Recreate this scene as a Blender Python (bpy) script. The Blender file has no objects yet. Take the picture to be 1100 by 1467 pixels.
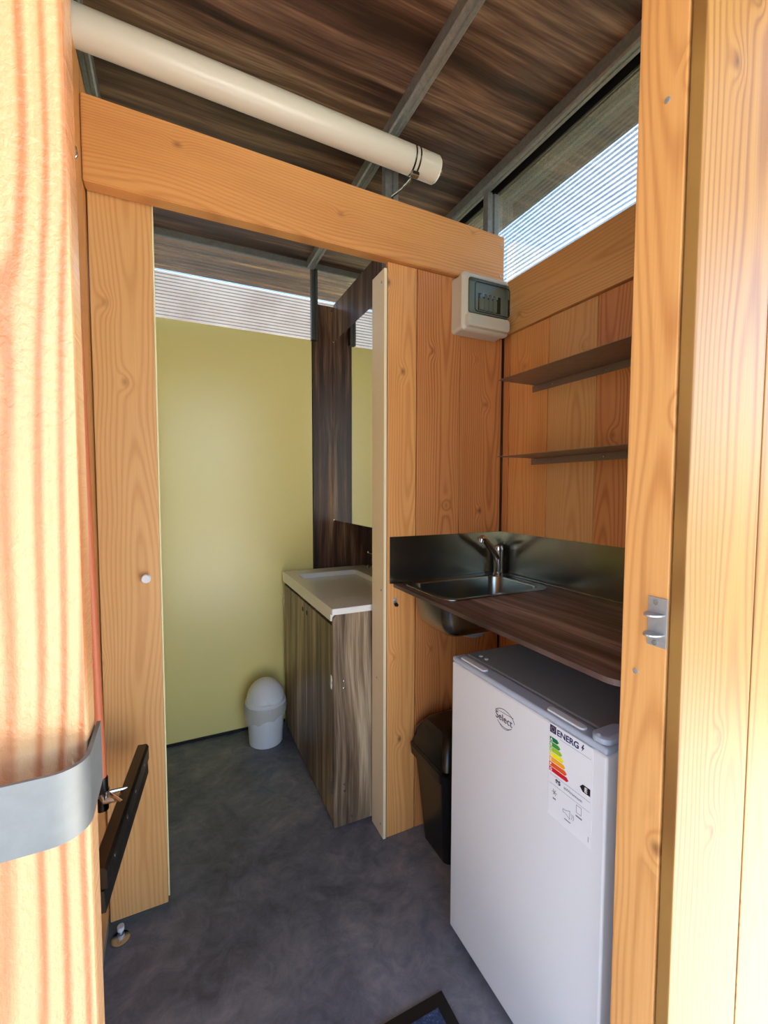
import bpy, bmesh, math, random
from mathutils import Vector, Matrix
random.seed(7)
S = bpy.context.scene
C = S.collection
# ------------------------------------------------------------------ camera
YAW, PITCH, ROLL, F, HCAM = math.radians(25.54), math.radians(3.057), math.radians(.124), 627.8, 1.36
cam = bpy.data.cameras.new('camera'); camo = bpy.data.objects.new('camera', cam); C.objects.link(camo)
cam.sensor_fit = 'HORIZONTAL'; cam.sensor_width = 36; cam.lens = F / 1100 * 36; cam.clip_start = .02
fw = Vector((math.sin(YAW) * math.cos(PITCH), math.cos(YAW) * math.cos(PITCH), -math.sin(PITCH)))
rt = Vector((math.cos(YAW), -math.sin(YAW), 0)); up = rt.cross(fw)
r2 = rt * math.cos(ROLL) + up * math.sin(ROLL); u2 = -rt * math.sin(ROLL) + up * math.cos(ROLL)
camo.matrix_world = Matrix(((r2.x, u2.x, -fw.x, 0), (r2.y, u2.y, -fw.y, 0), (r2.z, u2.z, -fw.z, HCAM), (0, 0, 0, 1)))
S.camera = camo
# ------------------------------------------------------------------ world, sun, exposure
W = bpy.data.worlds.new('sky'); S.world = W; W.use_nodes = True
nt = W.node_tree; bg = nt.nodes['Background']
sk = nt.nodes.new('ShaderNodeTexSky'); sk.sky_type = 'NISHITA'; sk.sun_disc = False
sk.sun_elevation = math.radians(58); sk.sun_rotation = math.radians(75); sk.air_density = 1.0; sk.dust_density = 1.2; sk.ozone_density = 1.0
nt.links.new(sk.outputs[0], bg.inputs[0]); bg.inputs[1].default_value = .22
sun = bpy.data.lights.new('sun', 'SUN'); sun.energy = 8.0; sun.angle = math.radians(.6); sun.color = (1, .95, .86)
so = bpy.data.objects.new('sun', sun); C.objects.link(so)
so.rotation_euler = Vector((-.55, -.12, -.95)).to_track_quat('-Z', 'Y').to_euler()
V = S.view_settings; V.view_transform = 'Standard'; V.look = 'None'; V.gamma = 1; V.use_curve_mapping = False; V.exposure = 2.25

# ------------------------------------------------------------------ materials
def srgb(r, g, b):
    f = lambda c: (c / 255) / 12.92 if c <= 10 else ((c / 255 + .055) / 1.055) ** 2.4
    return (f(r), f(g), f(b), 1)
class N:
    """small node helper"""
    def __init__(s, name):
        s.m = bpy.data.materials.new(name); s.m.use_nodes = True; s.t = s.m.node_tree
        s.b = s.t.nodes['Principled BSDF']; s.out = s.t.nodes['Material Output']
    def n(s, typ, **kw):
        x = s.t.nodes.new(typ)
        for k, v in kw.items(): setattr(x, k, v)
        return x
    def l(s, a, b): s.t.links.new(a, b)
    def put(s, sock, v):
        if hasattr(v, 'is_linked') or isinstance(v, bpy.types.NodeSocket): s.l(v, sock)
        else: sock.default_value = v
    def math(s, op, a, b=0.0, c=0.0):
        x = s.n('ShaderNodeMath', operation=op)
        for i, v in enumerate((a, b, c)): s.put(x.inputs[i], v)
        return x.outputs[0]
    def xyz(s, a, b, c):
        x = s.n('ShaderNodeCombineXYZ')
        for i, v in enumerate((a, b, c)): s.put(x.inputs[i], v)
        return x.outputs[0]
    def noise(s, vec, scale=1, detail=3, rough=.5, dist=0):
        x = s.n('ShaderNodeTexNoise'); s.l(vec, x.inputs['Vector'])
        x.inputs['Scale'].default_value = scale; x.inputs['Detail'].default_value = detail
        x.inputs['Roughness'].default_value = rough; x.inputs['Distortion'].default_value = dist
        return x.outputs[0]
    def ramp(s, fac, stops):
        x = s.n('ShaderNodeValToRGB'); s.put(x.inputs[0], fac); e = x.color_ramp.elements
        while len(e) < len(stops): e.new(.5)
        for i, (p, c) in enumerate(stops): e[i].position = p; e[i].color = c
        return x.outputs[0]
    def mix(s, fac, a, b, mode='MIX'):
        x = s.n('ShaderNodeMix', data_type='RGBA', blend_type=mode); s.put(x.inputs[0], fac); s.put(x.inputs[6], a); s.put(x.inputs[7], b)
        return x.outputs[2]
    def coords(s):
        tc = s.n('ShaderNodeTexCoord'); sp = s.n('ShaderNodeSeparateXYZ'); s.l(tc.outputs['Object'], sp.inputs[0])
        rnd = s.n('ShaderNodeObjectInfo').outputs['Random']
        return dict(X=sp.outputs[0], Y=sp.outputs[1], Z=sp.outputs[2]), rnd, tc.outputs['Object']
    def bump(s, h, strength, dist=.01):
        x = s.n('ShaderNodeBump'); x.inputs['Strength'].default_value = strength; x.inputs['Distance'].default_value = dist
        s.l(h, x.inputs['Height']); s.l(x.outputs[0], s.b.inputs['Normal'])
    def set(s, **k):
        for a, v in k.items(): s.put(s.b.inputs[a.replace('_', ' ')], v)
        return s.m

def plain(name, col, rough=.5, metal=0, **k):
    m = N(name); m.set(Base_Color=srgb(*col), Roughness=rough, Metallic=metal, **k)
    return m.m
_w = {}
def wood(along, across, tone='larch'):
    key = (along, across, tone)
    if key in _w: return _w[key]
    T = dict(larch=((230, 170, 104), (184, 114, 58), (110, 62, 34), .0085, .46, .40, .10),
             pale=((222, 176, 116), (190, 134, 76), (120, 74, 40), .0085, .55, .42, .10),
             red=((216, 150, 92), (164, 94, 48), (104, 56, 30), .0085, .7, .42, .08),
             outer=((166, 124, 64), (130, 86, 40), (88, 52, 24), .012, .9, .46, .15),
             rough=((214, 170, 124), (178, 112, 72), (136, 72, 44), .0085, 1.15, .22, .55))[tone]
    lt, dk, kn, ring, amt, rgh, bmp = T
    m = N('wood_%s_%s%s' % (tone, along.lower(), across.lower()))
    ax, rnd, _ = m.coords()
    third = [a for a in 'XYZ' if a not in (along, across)][0]
    v = m.math('MULTIPLY_ADD', rnd, 17.3, ax[along]); u = m.math('ADD', ax[across], m.math('MULTIPLY', m.math('SUBTRACT', m.math('FRACT', m.math('MULTIPLY', rnd, 91.7)), .5), .12))
    w3 = m.math('MULTIPLY_ADD', rnd, 5.1, ax[third])
    wa = m.math('SUBTRACT', m.noise(m.xyz(m.math('MULTIPLY', u, 4), m.math('MULTIPLY', v, 1.1), w3), 1, 2), .5)
    wb = m.noise(m.xyz(m.math('MULTIPLY', u, 1.5), m.math('MULTIPLY', v, .9), m.math('ADD', w3, 7.7)), 1, 2)
    vo = m.n('ShaderNodeTexVoronoi', voronoi_dimensions='2D'); m.l(m.xyz(m.math('MULTIPLY', u, 5.0), m.math('MULTIPLY', v, 3.4), 0.0), vo.inputs['Vector'])
    cs = m.n('ShaderNodeSeparateColor'); m.l(vo.outputs['Color'], cs.inputs[0]); gate = m.math('GREATER_THAN', cs.outputs[0], .45)
    vo.inputs['Scale'].default_value = 1
    d = vo.outputs['Distance']
    eye = m.math('MULTIPLY', gate, m.math('EXPONENT', m.math('MULTIPLY', m.math('MULTIPLY', d, d), -95)))
    uu = m.math('MULTIPLY_ADD', wa, .035 if tone == 'rough' else .09, u)
    dd = m.math('MULTIPLY_ADD', wb, .10, .0)
    r = m.math('SQRT', m.math('ADD', m.math('MULTIPLY', uu, uu), m.math('MULTIPLY', dd, dd)))
    ph = m.math('MULTIPLY_ADD', eye, 11.0, m.math('MULTIPLY', r, 6.283 / ring))
    s = m.math('POWER', m.math('MULTIPLY_ADD', m.math('SINE', ph), .5, .5), 2.2)
    fib = m.noise(m.xyz(m.math('MULTIPLY', u, 260), m.math('MULTIPLY', v, 5), w3), 1, 3)
    blot = m.noise(m.xyz(m.math('MULTIPLY', u, 9), m.math('MULTIPLY', v, 1.3), w3), 1, 3)
    s = m.math('MULTIPLY', s, m.math('MULTIPLY_ADD', m.noise(m.xyz(m.math('MULTIPLY', u, 14), m.math('MULTIPLY', v, .8), m.math('ADD', w3, 3.1)), 1, 2), 1.5, .25))
    fac = m.math('MULTIPLY_ADD', s, amt * .75, m.math('MULTIPLY', m.math('SUBTRACT', fib, .35), .5))
    fac = m.math('ADD', fac, m.math('MULTIPLY', m.math('SUBTRACT', blot, .45), .7))
    n = m.n('ShaderNodeClamp'); m.l(fac, n.inputs[0]); fac = n.outputs[0]
    col = m.mix(fac, srgb(*lt), srgb(*dk))
    tonev = m.math('MULTIPLY', m.math('FRACT', m.math('MULTIPLY', rnd, 37.1)), .35)
    col = m.mix(tonev, col, srgb(*dk))
    knf = m.math('SUBTRACT', 1.0, m.math('SMOOTH_MIN', m.math('MULTIPLY', d, 16.0), 1.0, .35))
    kz = m.n('ShaderNodeClamp'); m.l(m.math('MULTIPLY', m.math('MULTIPLY', knf, gate), m.math('MULTIPLY_ADD', cs.outputs[1], .8, .2)), kz.inputs[0])
    col = m.mix(kz.outputs[0], col, srgb(*kn))
    hgt = m.math('ADD', m.math('MULTIPLY', s, -.4), m.math('MULTIPLY', fib, .6))
    if tone == 'rough':
        saw = m.noise(m.xyz(m.math('MULTIPLY', u, 190), m.math('MULTIPLY', v, 115), w3), 1, 4, .6, .4)
        hgt = m.math('ADD', m.math('MULTIPLY', hgt, .6), m.math('MULTIPLY', saw, .9))
    m.bump(hgt, bmp, .004 if tone == 'rough' else .002)
    m.set(Base_Color=col, Roughness=rgh)
    m.b.inputs['Specular IOR Level'].default_value = .45
    _w[key] = m.m
    return m.m
def laminate(along, across, tone='dark'):
    key = (along, across, 'lam' + tone)
    if key in _w: return _w[key]
    st = dict(dark=[(.37, srgb(34, 21, 16)), (.47, srgb(78, 53, 42)), (.54, srgb(118, 88, 68)), (.65, srgb(180, 148, 118))],
              grey=[(.38, srgb(50, 38, 30)), (.47, srgb(100, 82, 64)), (.54, srgb(142, 122, 98)), (.64, srgb(196, 178, 148))],
              top=[(.38, srgb(46, 34, 34)), (.46, srgb(86, 67, 63)), (.53, srgb(118, 97, 92)), (.62, srgb(176, 154, 146))])[tone]
    m = N('laminate_%s_%s%s' % (tone, along.lower(), across.lower())); ax, rnd, _ = m.coords()
    u, v = ax[across], m.math('MULTIPLY_ADD', rnd, 11.0, ax[along])
    warp = m.noise(m.xyz(m.math('MULTIPLY', u, 3), m.math('MULTIPLY', v, 1.3), rnd), 1, 2)
    u1 = m.math('MULTIPLY_ADD', warp, .07, u)
    a = m.noise(m.xyz(m.math('MULTIPLY', u1, 22), m.math('MULTIPLY', v, 1.0), rnd), 1, 5, .62)
    b = m.noise(m.xyz(m.math('MULTIPLY', u1, 7), m.math('MULTIPLY', v, .9), m.math('ADD', rnd, 4.0)), 1, 2)
    c = m.noise(m.xyz(m.math('MULTIPLY', u1, 160), m.math('MULTIPLY', v, 6), rnd), 1, 3)
    f = m.math('ADD', m.math('MULTIPLY', a, .62), m.math('MULTIPLY_ADD', b, .32, m.math('MULTIPLY', m.math('SUBTRACT', c, .3), .16)))
    m.set(Base_Color=m.ramp(f, st), Roughness=.38); m.bump(c, .06, .001)
    _w[key] = m.m
    return m.m
def mat_floor():
    m = N('vinyl_floor'); ax, rnd, o = m.coords()
    a = m.noise(o, 3.2, 6, .62, .6); b = m.noise(o, 14, 5, .65, 1.2); c = m.noise(o, 160, 2)
    f = m.math('ADD', m.math('MULTIPLY', a, .6), m.math('MULTIPLY_ADD', b, .35, m.math('MULTIPLY', c, .05)))
    col = m.ramp(f, [(.35, srgb(72, 78, 91)), (.47, srgb(103, 109, 123)), (.55, srgb(122, 127, 139)), (.69, srgb(156, 158, 166))])
    m.set(Base_Color=col, Roughness=m.math('MULTIPLY_ADD', b, .25, .38)); m.bump(b, .06, .002); return m.m
def mat_steel(name, col=(150, 152, 150), rough=.32, spangle=0.0):
    m = N(name); ax, rnd, o = m.coords()
    a = m.noise(o, 26 if spangle else 4, 3, .5); f = m.math('MULTIPLY_ADD', a, .25 if spangle else .06, rough - (.12 if spangle else .03))
    if spangle:
        c = m.mix(m.math('MULTIPLY', m.noise(o, 60, 3, .7), spangle), srgb(*col), srgb(*[int(x * .55) for x in col]))
    else: c = srgb(*col)
    m.set(Base_Color=c, Metallic=1.0 if not spangle else .5, Roughness=f); return m.m
def mat_sheet(name, tint, trans, rough=.15, diff=.12):
    """clear or smoked plastic sheet: mostly transparent, a little scatter and gloss"""
    m = N(name); t = m.n('ShaderNodeBsdfTransparent'); t.inputs[0].default_value = srgb(*tint)
    tl = m.n('ShaderNodeBsdfTranslucent'); tl.inputs[0].default_value = (.9, .9, .9, 1)
    g = m.n('ShaderNodeBsdfGlossy'); g.inputs['Roughness'].default_value = rough; g.inputs[0].default_value = (.9, .9, .9, 1)
    m1 = m.n('ShaderNodeMixShader'); m1.inputs[0].default_value = diff; m.l(t.outputs[0], m1.inputs[1]); m.l(tl.outputs[0], m1.inputs[2])
    m2 = m.n('ShaderNodeMixShader'); fr = m.n('ShaderNodeFresnel'); fr.inputs[0].default_value = 1.45
    m.l(m.math('MULTIPLY', fr.outputs[0], 1 - trans + .5), m2.inputs[0]); m.l(m1.outputs[0], m2.inputs[1]); m.l(g.outputs[0], m2.inputs[2])
    m.l(m2.outputs[0], m.out.inputs[0]); return m.m
M = dict(
    floor=mat_floor(), yellow=plain('yellow_panel', (246, 230, 150), .30, 0, Specular_IOR_Level=.85), white=plain('white_plastic', (226, 230, 236), .32),
    ceramic=plain('white_ceramic', (236, 236, 232), .18), fridge=plain('white_enamel', (224, 225, 230), .26), fgrey=plain('pale_blue_grey_plastic', (176, 186, 204), .35),
    black=plain('black_plastic', (9, 9, 10), .30), rubber=plain('black_rubber', (14, 14, 14), .5), dark=plain('dark_seal_and_shade', (22, 20, 19), .7),
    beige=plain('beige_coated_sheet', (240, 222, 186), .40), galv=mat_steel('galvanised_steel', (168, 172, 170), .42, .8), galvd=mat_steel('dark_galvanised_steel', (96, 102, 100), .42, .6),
    inox=mat_steel('stainless_steel', (150, 150, 142), .24), chrome=mat_steel('chrome', (205, 205, 205), .16), zinc=mat_steel('zinc_plate', (186, 190, 194), .40, .5), strap=mat_steel('zinc_strap', (128, 131, 132), .46, .4),
    shelf=mat_steel('raw_steel', (150, 138, 128), .40, .35), mirror=plain('mirror_glass', (235, 238, 236), .01, 1.0),
    tube=plain('opal_tube', (220, 215, 198), .28), poly=mat_sheet('polycarbonate', (250, 252, 252), 1.0, .05, .004), rib=mat_sheet('polycarbonate_rib', (204, 212, 216), 1.0, .1, .03),
    smoke=mat_sheet('smoked_window', (206, 222, 226), .3, .03, .01), boxgrey=plain('light_grey_plastic', (206, 204, 190), .42), orange=plain('orange_red_paint', (200, 112, 76), .45),
    bag=plain('bin_liner', (212, 213, 209), .38, 0, Alpha=.82), navy=plain('navy_print', (26, 34, 92), .5), ink=plain('black_ink', (18, 18, 22), .5), ink2=plain('grey_ink', (120, 122, 128), .5),
    midgrey=plain('mid_grey_plastic', (138, 140, 140), .4), paper=plain('label_paper', (227, 228, 233), .30), gold=plain('gold_print', (250, 214, 40), .5), dirt=plain('dirty_render', (150, 138, 122), .9),
)
EN = [plain('arrow_print_' + n, c, .5) for n, c in (('dark_green', (0, 112, 56)), ('green', (56, 150, 44)), ('lime', (158, 196, 28)), ('yellow', (252, 234, 0)), ('amber', (246, 170, 20)), ('orange', (226, 86, 26)), ('red', (206, 20, 38)))]
def mat_mat():
    m = N('blue_mat_pile'); ax, rnd, o = m.coords(); a = m.noise(o, 160, 3, .7); b = m.noise(o, 30, 3)
    m.set(Base_Color=m.ramp(m.math('MULTIPLY_ADD', a, .7, m.math('MULTIPLY', b, .3)), [(.3, srgb(22, 34, 60)), (.55, srgb(56, 78, 122)), (.75, srgb(120, 138, 170))]), Roughness=.95); m.bump(a, .8, .01); return m.m
M['matpile'] = mat_mat()
def mat_lawn():
    m = N('lawn'); ax, rnd, o = m.coords(); a = m.noise(o, .7, 4); b = m.noise(o, 25, 4, .7)
    m.set(Base_Color=m.ramp(m.math('MULTIPLY_ADD', a, .5, m.math('MULTIPLY', b, .5)), [(.35, srgb(78, 74, 44)), (.5, srgb(106, 98, 64)), (.7, srgb(130, 118, 88))]), Roughness=.9); return m.m
M['lawn'] = mat_lawn()
def mottled(name, c0, c1, sc, rough=.85):
    m = N(name); ax, rnd, o = m.coords(); a = m.noise(o, sc, 5, .65)
    m.set(Base_Color=m.ramp(a, [(.35, srgb(*c0)), (.65, srgb(*c1))]), Roughness=rough); return m.m
M['paving'] = mottled('pale_concrete', (188, 184, 176), (214, 210, 202), 4)
M['render'] = mottled('beige_render', (158, 134, 120), (186, 164, 150), 1.2)

# ------------------------------------------------------------------ mesh helpers (world coordinates)
def wloc(o): return o['_w'] if '_w' in o else (0, 0, 0)
WL = {}
def finish(name, bm, mat, parent=None, smooth=False):
    bmesh.ops.recalc_face_normals(bm, faces=bm.faces)
    vs = [v.co for v in bm.verts]
    lo = Vector([min(v[i] for v in vs) for i in range(3)]); hi = Vector([max(v[i] for v in vs) for i in range(3)])
    o0 = Vector(((lo.x + hi.x) / 2, (lo.y + hi.y) / 2, lo.z if parent is None else (lo.z + hi.z) / 2))
    bmesh.ops.translate(bm, verts=bm.verts, vec=-o0)
    me = bpy.data.meshes.new(name); bm.to_mesh(me); bm.free()
    for m in (mat if isinstance(mat, (list, tuple)) else [mat]): me.materials.append(m)
    if smooth:
        me.polygons.foreach_set('use_smooth', [True] * len(me.polygons))
        me.set_sharp_from_angle(angle=math.radians(38))
    o = bpy.data.objects.new(name, me); C.objects.link(o)
    if smooth: wn = o.modifiers.new('normals', 'WEIGHTED_NORMAL'); wn.keep_sharp = True; wn.weight = 90
    if parent is not None: o.parent = parent; o.location = o0 - WL[parent.name]
    else: o.location = o0
    WL[o.name] = o0
    return o
def thing(name, label, cat, loc, group=None, kind=None):
    o = bpy.data.objects.new(name, None); C.objects.link(o); o.location = loc; o.empty_display_size = .05
    WL[o.name] = Vector(loc); tag(o, label, cat, group, kind); return o
def tag(o, label, cat=None, group=None, kind=None):
    if label: o['label'] = label
    if cat: o['category'] = cat
    if group: o['group'] = group
    if kind: o['kind'] = kind
    return o
def struct(name, label=None, loc=(0, 0, 0)):
    return thing(name, label, None, loc, None, 'structure')
def add_box(bm, x0, x1, y0, y1, z0, z1, bev=0, seg=2):
    vs = [bm.verts.new(p) for p in ((x0, y0, z0), (x1, y0, z0), (x1, y1, z0), (x0, y1, z0), (x0, y0, z1), (x1, y0, z1), (x1, y1, z1), (x0, y1, z1))]
    fs = [bm.faces.new([vs[i] for i in q]) for q in ((0, 3, 2, 1), (4, 5, 6, 7), (0, 1, 5, 4), (1, 2, 6, 5), (2, 3, 7, 6), (3, 0, 4, 7))]
    if bev: bmesh.ops.bevel(bm, geom=list({e for f in fs for e in f.edges}), offset=bev, segments=seg, profile=.5, affect='EDGES')
    return vs
def box(name, x0, x1, y0, y1, z0, z1, mat, parent=None, bev=.0015, seg=2):
    bm = bmesh.new(); add_box(bm, x0, x1, y0, y1, z0, z1, bev, seg); return finish(name, bm, mat, parent, bev > 0)
def boxes(name, lst, mat, parent=None, bev=0):
    bm = bmesh.new()
    for b in lst: add_box(bm, *b, bev)
    return finish(name, bm, mat, parent, bev > 0)
def frame_of(d):
    d = Vector(d).normalized(); a = Vector((0, 0, 1)) if abs(d.z) < .9 else Vector((1, 0, 0))
    x = d.cross(a).normalized(); return x, d.cross(x).normalized()
def add_tube(bm, pts, rad, n=16, cap=True):
    pts = [Vector(p) for p in pts]; R = rad if isinstance(rad, (list, tuple)) else [rad] * len(pts)
    rings = []
    x, y = frame_of(pts[1] - pts[0])
    for i, p in enumerate(pts):
        d = (pts[min(i + 1, len(pts) - 1)] - pts[max(i - 1, 0)]).normalized()
        x = (x - d * x.dot(d)).normalized(); y = d.cross(x)
        rings.append([bm.verts.new(p + (x * math.cos(t) + y * math.sin(t)) * R[i]) for t in [2 * math.pi * k / n for k in range(n)]])
    for a, b in zip(rings, rings[1:]):
        for k in range(n): bm.faces.new((a[k], a[(k + 1) % n], b[(k + 1) % n], b[k]))
    if cap: bm.faces.new(rings[0]); bm.faces.new(rings[-1])
def tube(name, pts, rad, mat, parent=None, n=16):
    bm = bmesh.new(); add_tube(bm, pts, rad, n); return finish(name, bm, mat, parent, True)
def add_loft(bm, loops, cap0=True, cap1=True):
    rs = [[bm.verts.new(p) for p in l] for l in loops]; n = len(rs[0])
    for a, b in zip(rs, rs[1:]):
        for k in range(n): bm.faces.new((a[k], a[(k + 1) % n], b[(k + 1) % n], b[k]))
    if cap0: bm.faces.new(rs[0])
    if cap1: bm.faces.new(rs[-1])
def rrect(x0, x1, y0, y1, r, z, n=6):
    out = []
    for cx, cy, a0 in ((x1 - r, y1 - r, 0), (x0 + r, y1 - r, 90), (x0 + r, y0 + r, 180), (x1 - r, y0 + r, 270)):
        for k in range(n + 1):
            a = math.radians(a0 + 90 * k / n); out.append(Vector((cx + r * math.cos(a), cy + r * math.sin(a), z)))
    return out
def lathe(name, c, prof, mat, parent=None, n=40, cap=True):
    bm = bmesh.new(); loops = [[Vector((c[0] + r * math.cos(2 * math.pi * k / n), c[1] + r * math.sin(2 * math.pi * k / n), c[2] + z)) for k in range(n)] for r, z in prof]
    add_loft(bm, loops, cap, cap); return finish(name, bm, mat, parent, True)
def prism(name, pts, vec, mat, parent=None, smooth=False):
    bm = bmesh.new(); v = Vector(vec); add_loft(bm, [[Vector(p) for p in pts], [Vector(p) + v for p in pts]]); return finish(name, bm, mat, parent, smooth)
def screw(p, d, parent, r=.004, mat=None):
    d = Vector(d).normalized(); p = Vector(p)
    return tube('screw', [p - d * .002, p + d * .0015, p + d * .002], [r, r, r * .6], mat or M['chrome'], parent, 10)
def text(name, s, p, size, mat, parent, depth=.0003, bold=0.0, sx=1.0):
    """flat print on a surface facing -X; reads from +Y to -Y"""
    cu = bpy.data.curves.new('t', 'FONT'); cu.body = s; cu.size = size; cu.extrude = depth; cu.offset = bold
    t = bpy.data.objects.new('t', cu); C.objects.link(t); bpy.context.view_layer.update()
    me = bpy.data.meshes.new_from_object(t.evaluated_get(bpy.context.evaluated_depsgraph_get()))
    bpy.data.objects.remove(t); bpy.data.curves.remove(cu)
    bm = bmesh.new(); bm.from_mesh(me); bpy.data.meshes.remove(me)
    bm.transform(Matrix(((0, 0, -1, p[0]), (-sx, 0, 0, p[1]), (0, 1, 0, p[2]), (0, 0, 0, 1))))
    return finish(name, bm, mat, parent)

XL, XR, YB, YP, ZC, XB, XW = -.207, 1.257, 2.504, 1.472, 2.635, .862, 1.045
# ------------------------------------------------------------------ setting: ground, floor, ceiling
tag(box('ground', -40, 40, -40, 40, -.36, -.25, M['lawn'], None, 0), None, kind='structure')
tag(box('added_bounce_paving', -3.5, 3.5, -7, .38, -.249, -.215, M['paving'], None, 0), None, kind='structure')  # added unseen pale paving; bounces sunlight into the room
tag(box('added_sky_block_wall', -3.2, 2.3, 6.0, 6.3, -.25, 3.95, M['render'], None, 0), None, kind='structure')  # added wall; blocks the bright sky behind the back window
tag(box('floor', -.40, 1.30, .385, 2.56, -.20, 0, M['floor'], None, .002), None, kind='structure')
tag(box('ceiling', -.62, 1.49, .12, 2.93, ZC, ZC + .03, laminate('X', 'Y'), None, .001), None, kind='structure')
tag(box('added_shade_canopy', -1.8, 2.8, -2.1, .119, ZC, ZC + .03, laminate('X', 'Y'), None, .001), None, kind='structure')  # added unseen canopy; shades the front planks from the sky

# back wall: yellow panel, laminate strip, window band above
wb = struct('wall_back', None, (.4, YB, 0))
box('panel', -.36, .732, YB, YB + .02, .014, 2.213, M['yellow'], wb, .001)
box('laminate_strip', .735, XW, YB - .006, YB + .014, .0, 2.42, laminate('Z', 'X'), wb, .001)
box('rear_board', -.36, 1.277, YB + .0205, YB + .036, -.02, 2.213, laminate('Z', 'X'), wb, 0)
for x, z in ((.752, 2.395), (.848, 2.395)): screw((x, YB - .006, z), (0, -1, 0), wb, .005)
tag(box('baseboard_back', -.20, .56, YB - .006, YB - .0005, .0005, .014, M['dark'], None, .001), None, kind='structure')
def poly_window(name, x0, x1, y0, y1, z0, z1):
    w = struct(name, None, ((x0 + x1) / 2, (y0 + y1) / 2, z0))
    along_x = (x1 - x0) > (y1 - y0)
    if along_x:
        box('sheet', x0, x1, y0, y0 + .0008, z0, z1, M['poly'], w, 0); box('sheet', x0, x1, y1 - .0008, y1, z0, z1, M['poly'], w, 0)
    else:
        box('sheet', x0, x0 + .0008, y0, y1, z0, z1, M['poly'], w, 0); box('sheet', x1 - .0008, x1, y0, y1, z0, z1, M['poly'], w, 0)
    k = int((z1 - z0) / .0165); l = []
    for i in range(1, k):
        z = z0 + (z1 - z0) * i / k
        l.append((x0, x1, y0 + .0009, y1 - .0009, z - .0007, z + .0007) if along_x else (x0 + .0009, x1 - .0009, y0, y1, z - .0007, z + .0007))
    o = boxes('rib_core', l, M['rib'], w); o['kind'] = 'stuff'
    return w
poly_window('window_2', -.36, 1.262, YB, YB + .012, 2.2135, 2.60)
poly_window('window_1', XR + .004, XR + .016, .45, YB, 2.203, 2.60)
poly_window('window_added_front', -.36, 1.262, .425, .437, 2.4005, 2.60)  # added unseen window band; lets more daylight in over the entrance

# bathroom wall carrying the mirror
wi = struct('wall_inner', None, (XW, 2.04, 0))
box('lower_board', XW, XW + .018, 1.577, YB - .0065, 0, 2.43, laminate('Z', 'Y'), wi, 0)
box('upper_board', XB, XB + .018, 1.577, YB - .0065, 1.176, 2.43, laminate('Z', 'Y'), wi, 0)
box('soffit_board', XB + .0185, XW - .0005, 1.577, YB - .0065, 1.176, 1.19, laminate('Y', 'X'), wi, 0)
box('cover_board', XB + .0185, XW - .0005, 1.577, YB - .0065, 2.415, 2.43, laminate('Y', 'X'), wi, 0)

# partition
wc = struct('wall_center', None, (.98, 1.52, 0))
for i, (a, b) in enumerate(((.7165, .8385), (.8415, 1.0385), (1.0415, 1.2485))):
    box('plank', a, b, YP, YP + .02, 0.001, 2.184, wood('Z', 'X', 'red' if i else 'larch'), wc, .0025)
box('core', .7165, 1.25, YP + .0205, 1.556, 0.001, 2.17, M['dark'], wc, 0)
box('rear_panel', .7165, XW + .018, 1.5565, 1.5765, 0.001, 2.17, laminate('Z', 'X'), wc, .001)
box('corner_seal', .7135, .7162, YP + .001, 1.5765, .001, 2.16, M['rubber'], wc, 0)
et = box('end_trim', .7015, .7133, YP - .002, 1.5768, .001, 2.158, M['beige'], wc, .0012)
for y, z in ((1.492, 2.115), (1.49, .975), (1.492, .05), (1.53, .62)): screw((.7015, y, z), (-1, 0, 0), wc, .0045, M['zinc'])

# ceiling beam over the partition
bm = bmesh.new()
vs = add_box(bm, -.205, 1.236, 1.452, 1.500, 2.187, 2.40)
for v in bm.verts:
    if v.co.z > 2.3: v.co.z = 2.414 - (v.co.x + .205) / 1.441 * .030
bmesh.ops.bevel(bm, geom=bm.edges[:], offset=.003, segments=2, affect='EDGES')
cb = tag(finish('ceiling_beam', bm, wood('X', 'Z', 'larch'), None, True), None, kind='structure')
for z in (2.345, 2.225): screw((1.215, 1.452, z), (0, -1, 0), cb, .005, M['zinc'])

# left wall
wl = struct('wall_left', None, (XL - .01, 1, 0))
for i in range(6): box('plank', XL - .022, XL, .46 + i * .2025, .46 + i * .2025 + .2, .055, 2.50, wood('Z', 'Y', 'larch'), wl, .002)
box('rear_panel', XL - .04, XL - .0225, .46, 1.70, .0, 2.61, laminate('Z', 'Y'), wl, 0)
box('rear_panel', XL - .04, XL - .0225, 1.7005, YB - .001, .0, 2.2125, M['yellow'], wl, 0)
poly_window('window_added_left', XL - .037, XL - .025, 1.7005, YB - .001, 2.2135, 2.60)  # added unseen window band; brings daylight down onto the washbasin
tag(box('baseboard_left', XL - .022, XL - .004, .46, 1.60, .0005, .054, M['dirt'], None, .002), None, kind='structure')

# sliding door, pushed open against the wall
dr = struct('door_1', None, (-.125, 1.52, .03))
dx0, dx1, dy = -.2035, -.0445, 1.505
box('plank', dx0, dx1, dy, dy + .024, .032, 2.36, wood('Z', 'X', 'pale'), dr, .002)
box('bottom_rail', dx0, dx1 + .002, dy - .001, dy + .036, .024, .0315, M['galvd'], dr, .001)
box('back_skin', dx0, dx1 + .004, dy + .0243, dy + .034, .032, 2.36, plain('cream_yellow_edge', (240, 232, 180), .4), dr, .001)
kp = Vector((-.0825, dy, 1.088))
tube('knob', [kp, kp - Vector((0, .012, 0)), kp - Vector((0, .013, 0)), kp - Vector((0, .024, 0)), kp - Vector((0, .027, 0))], [.005, .005, .0125, .0135, .011], M['white'], dr, 20)

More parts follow.
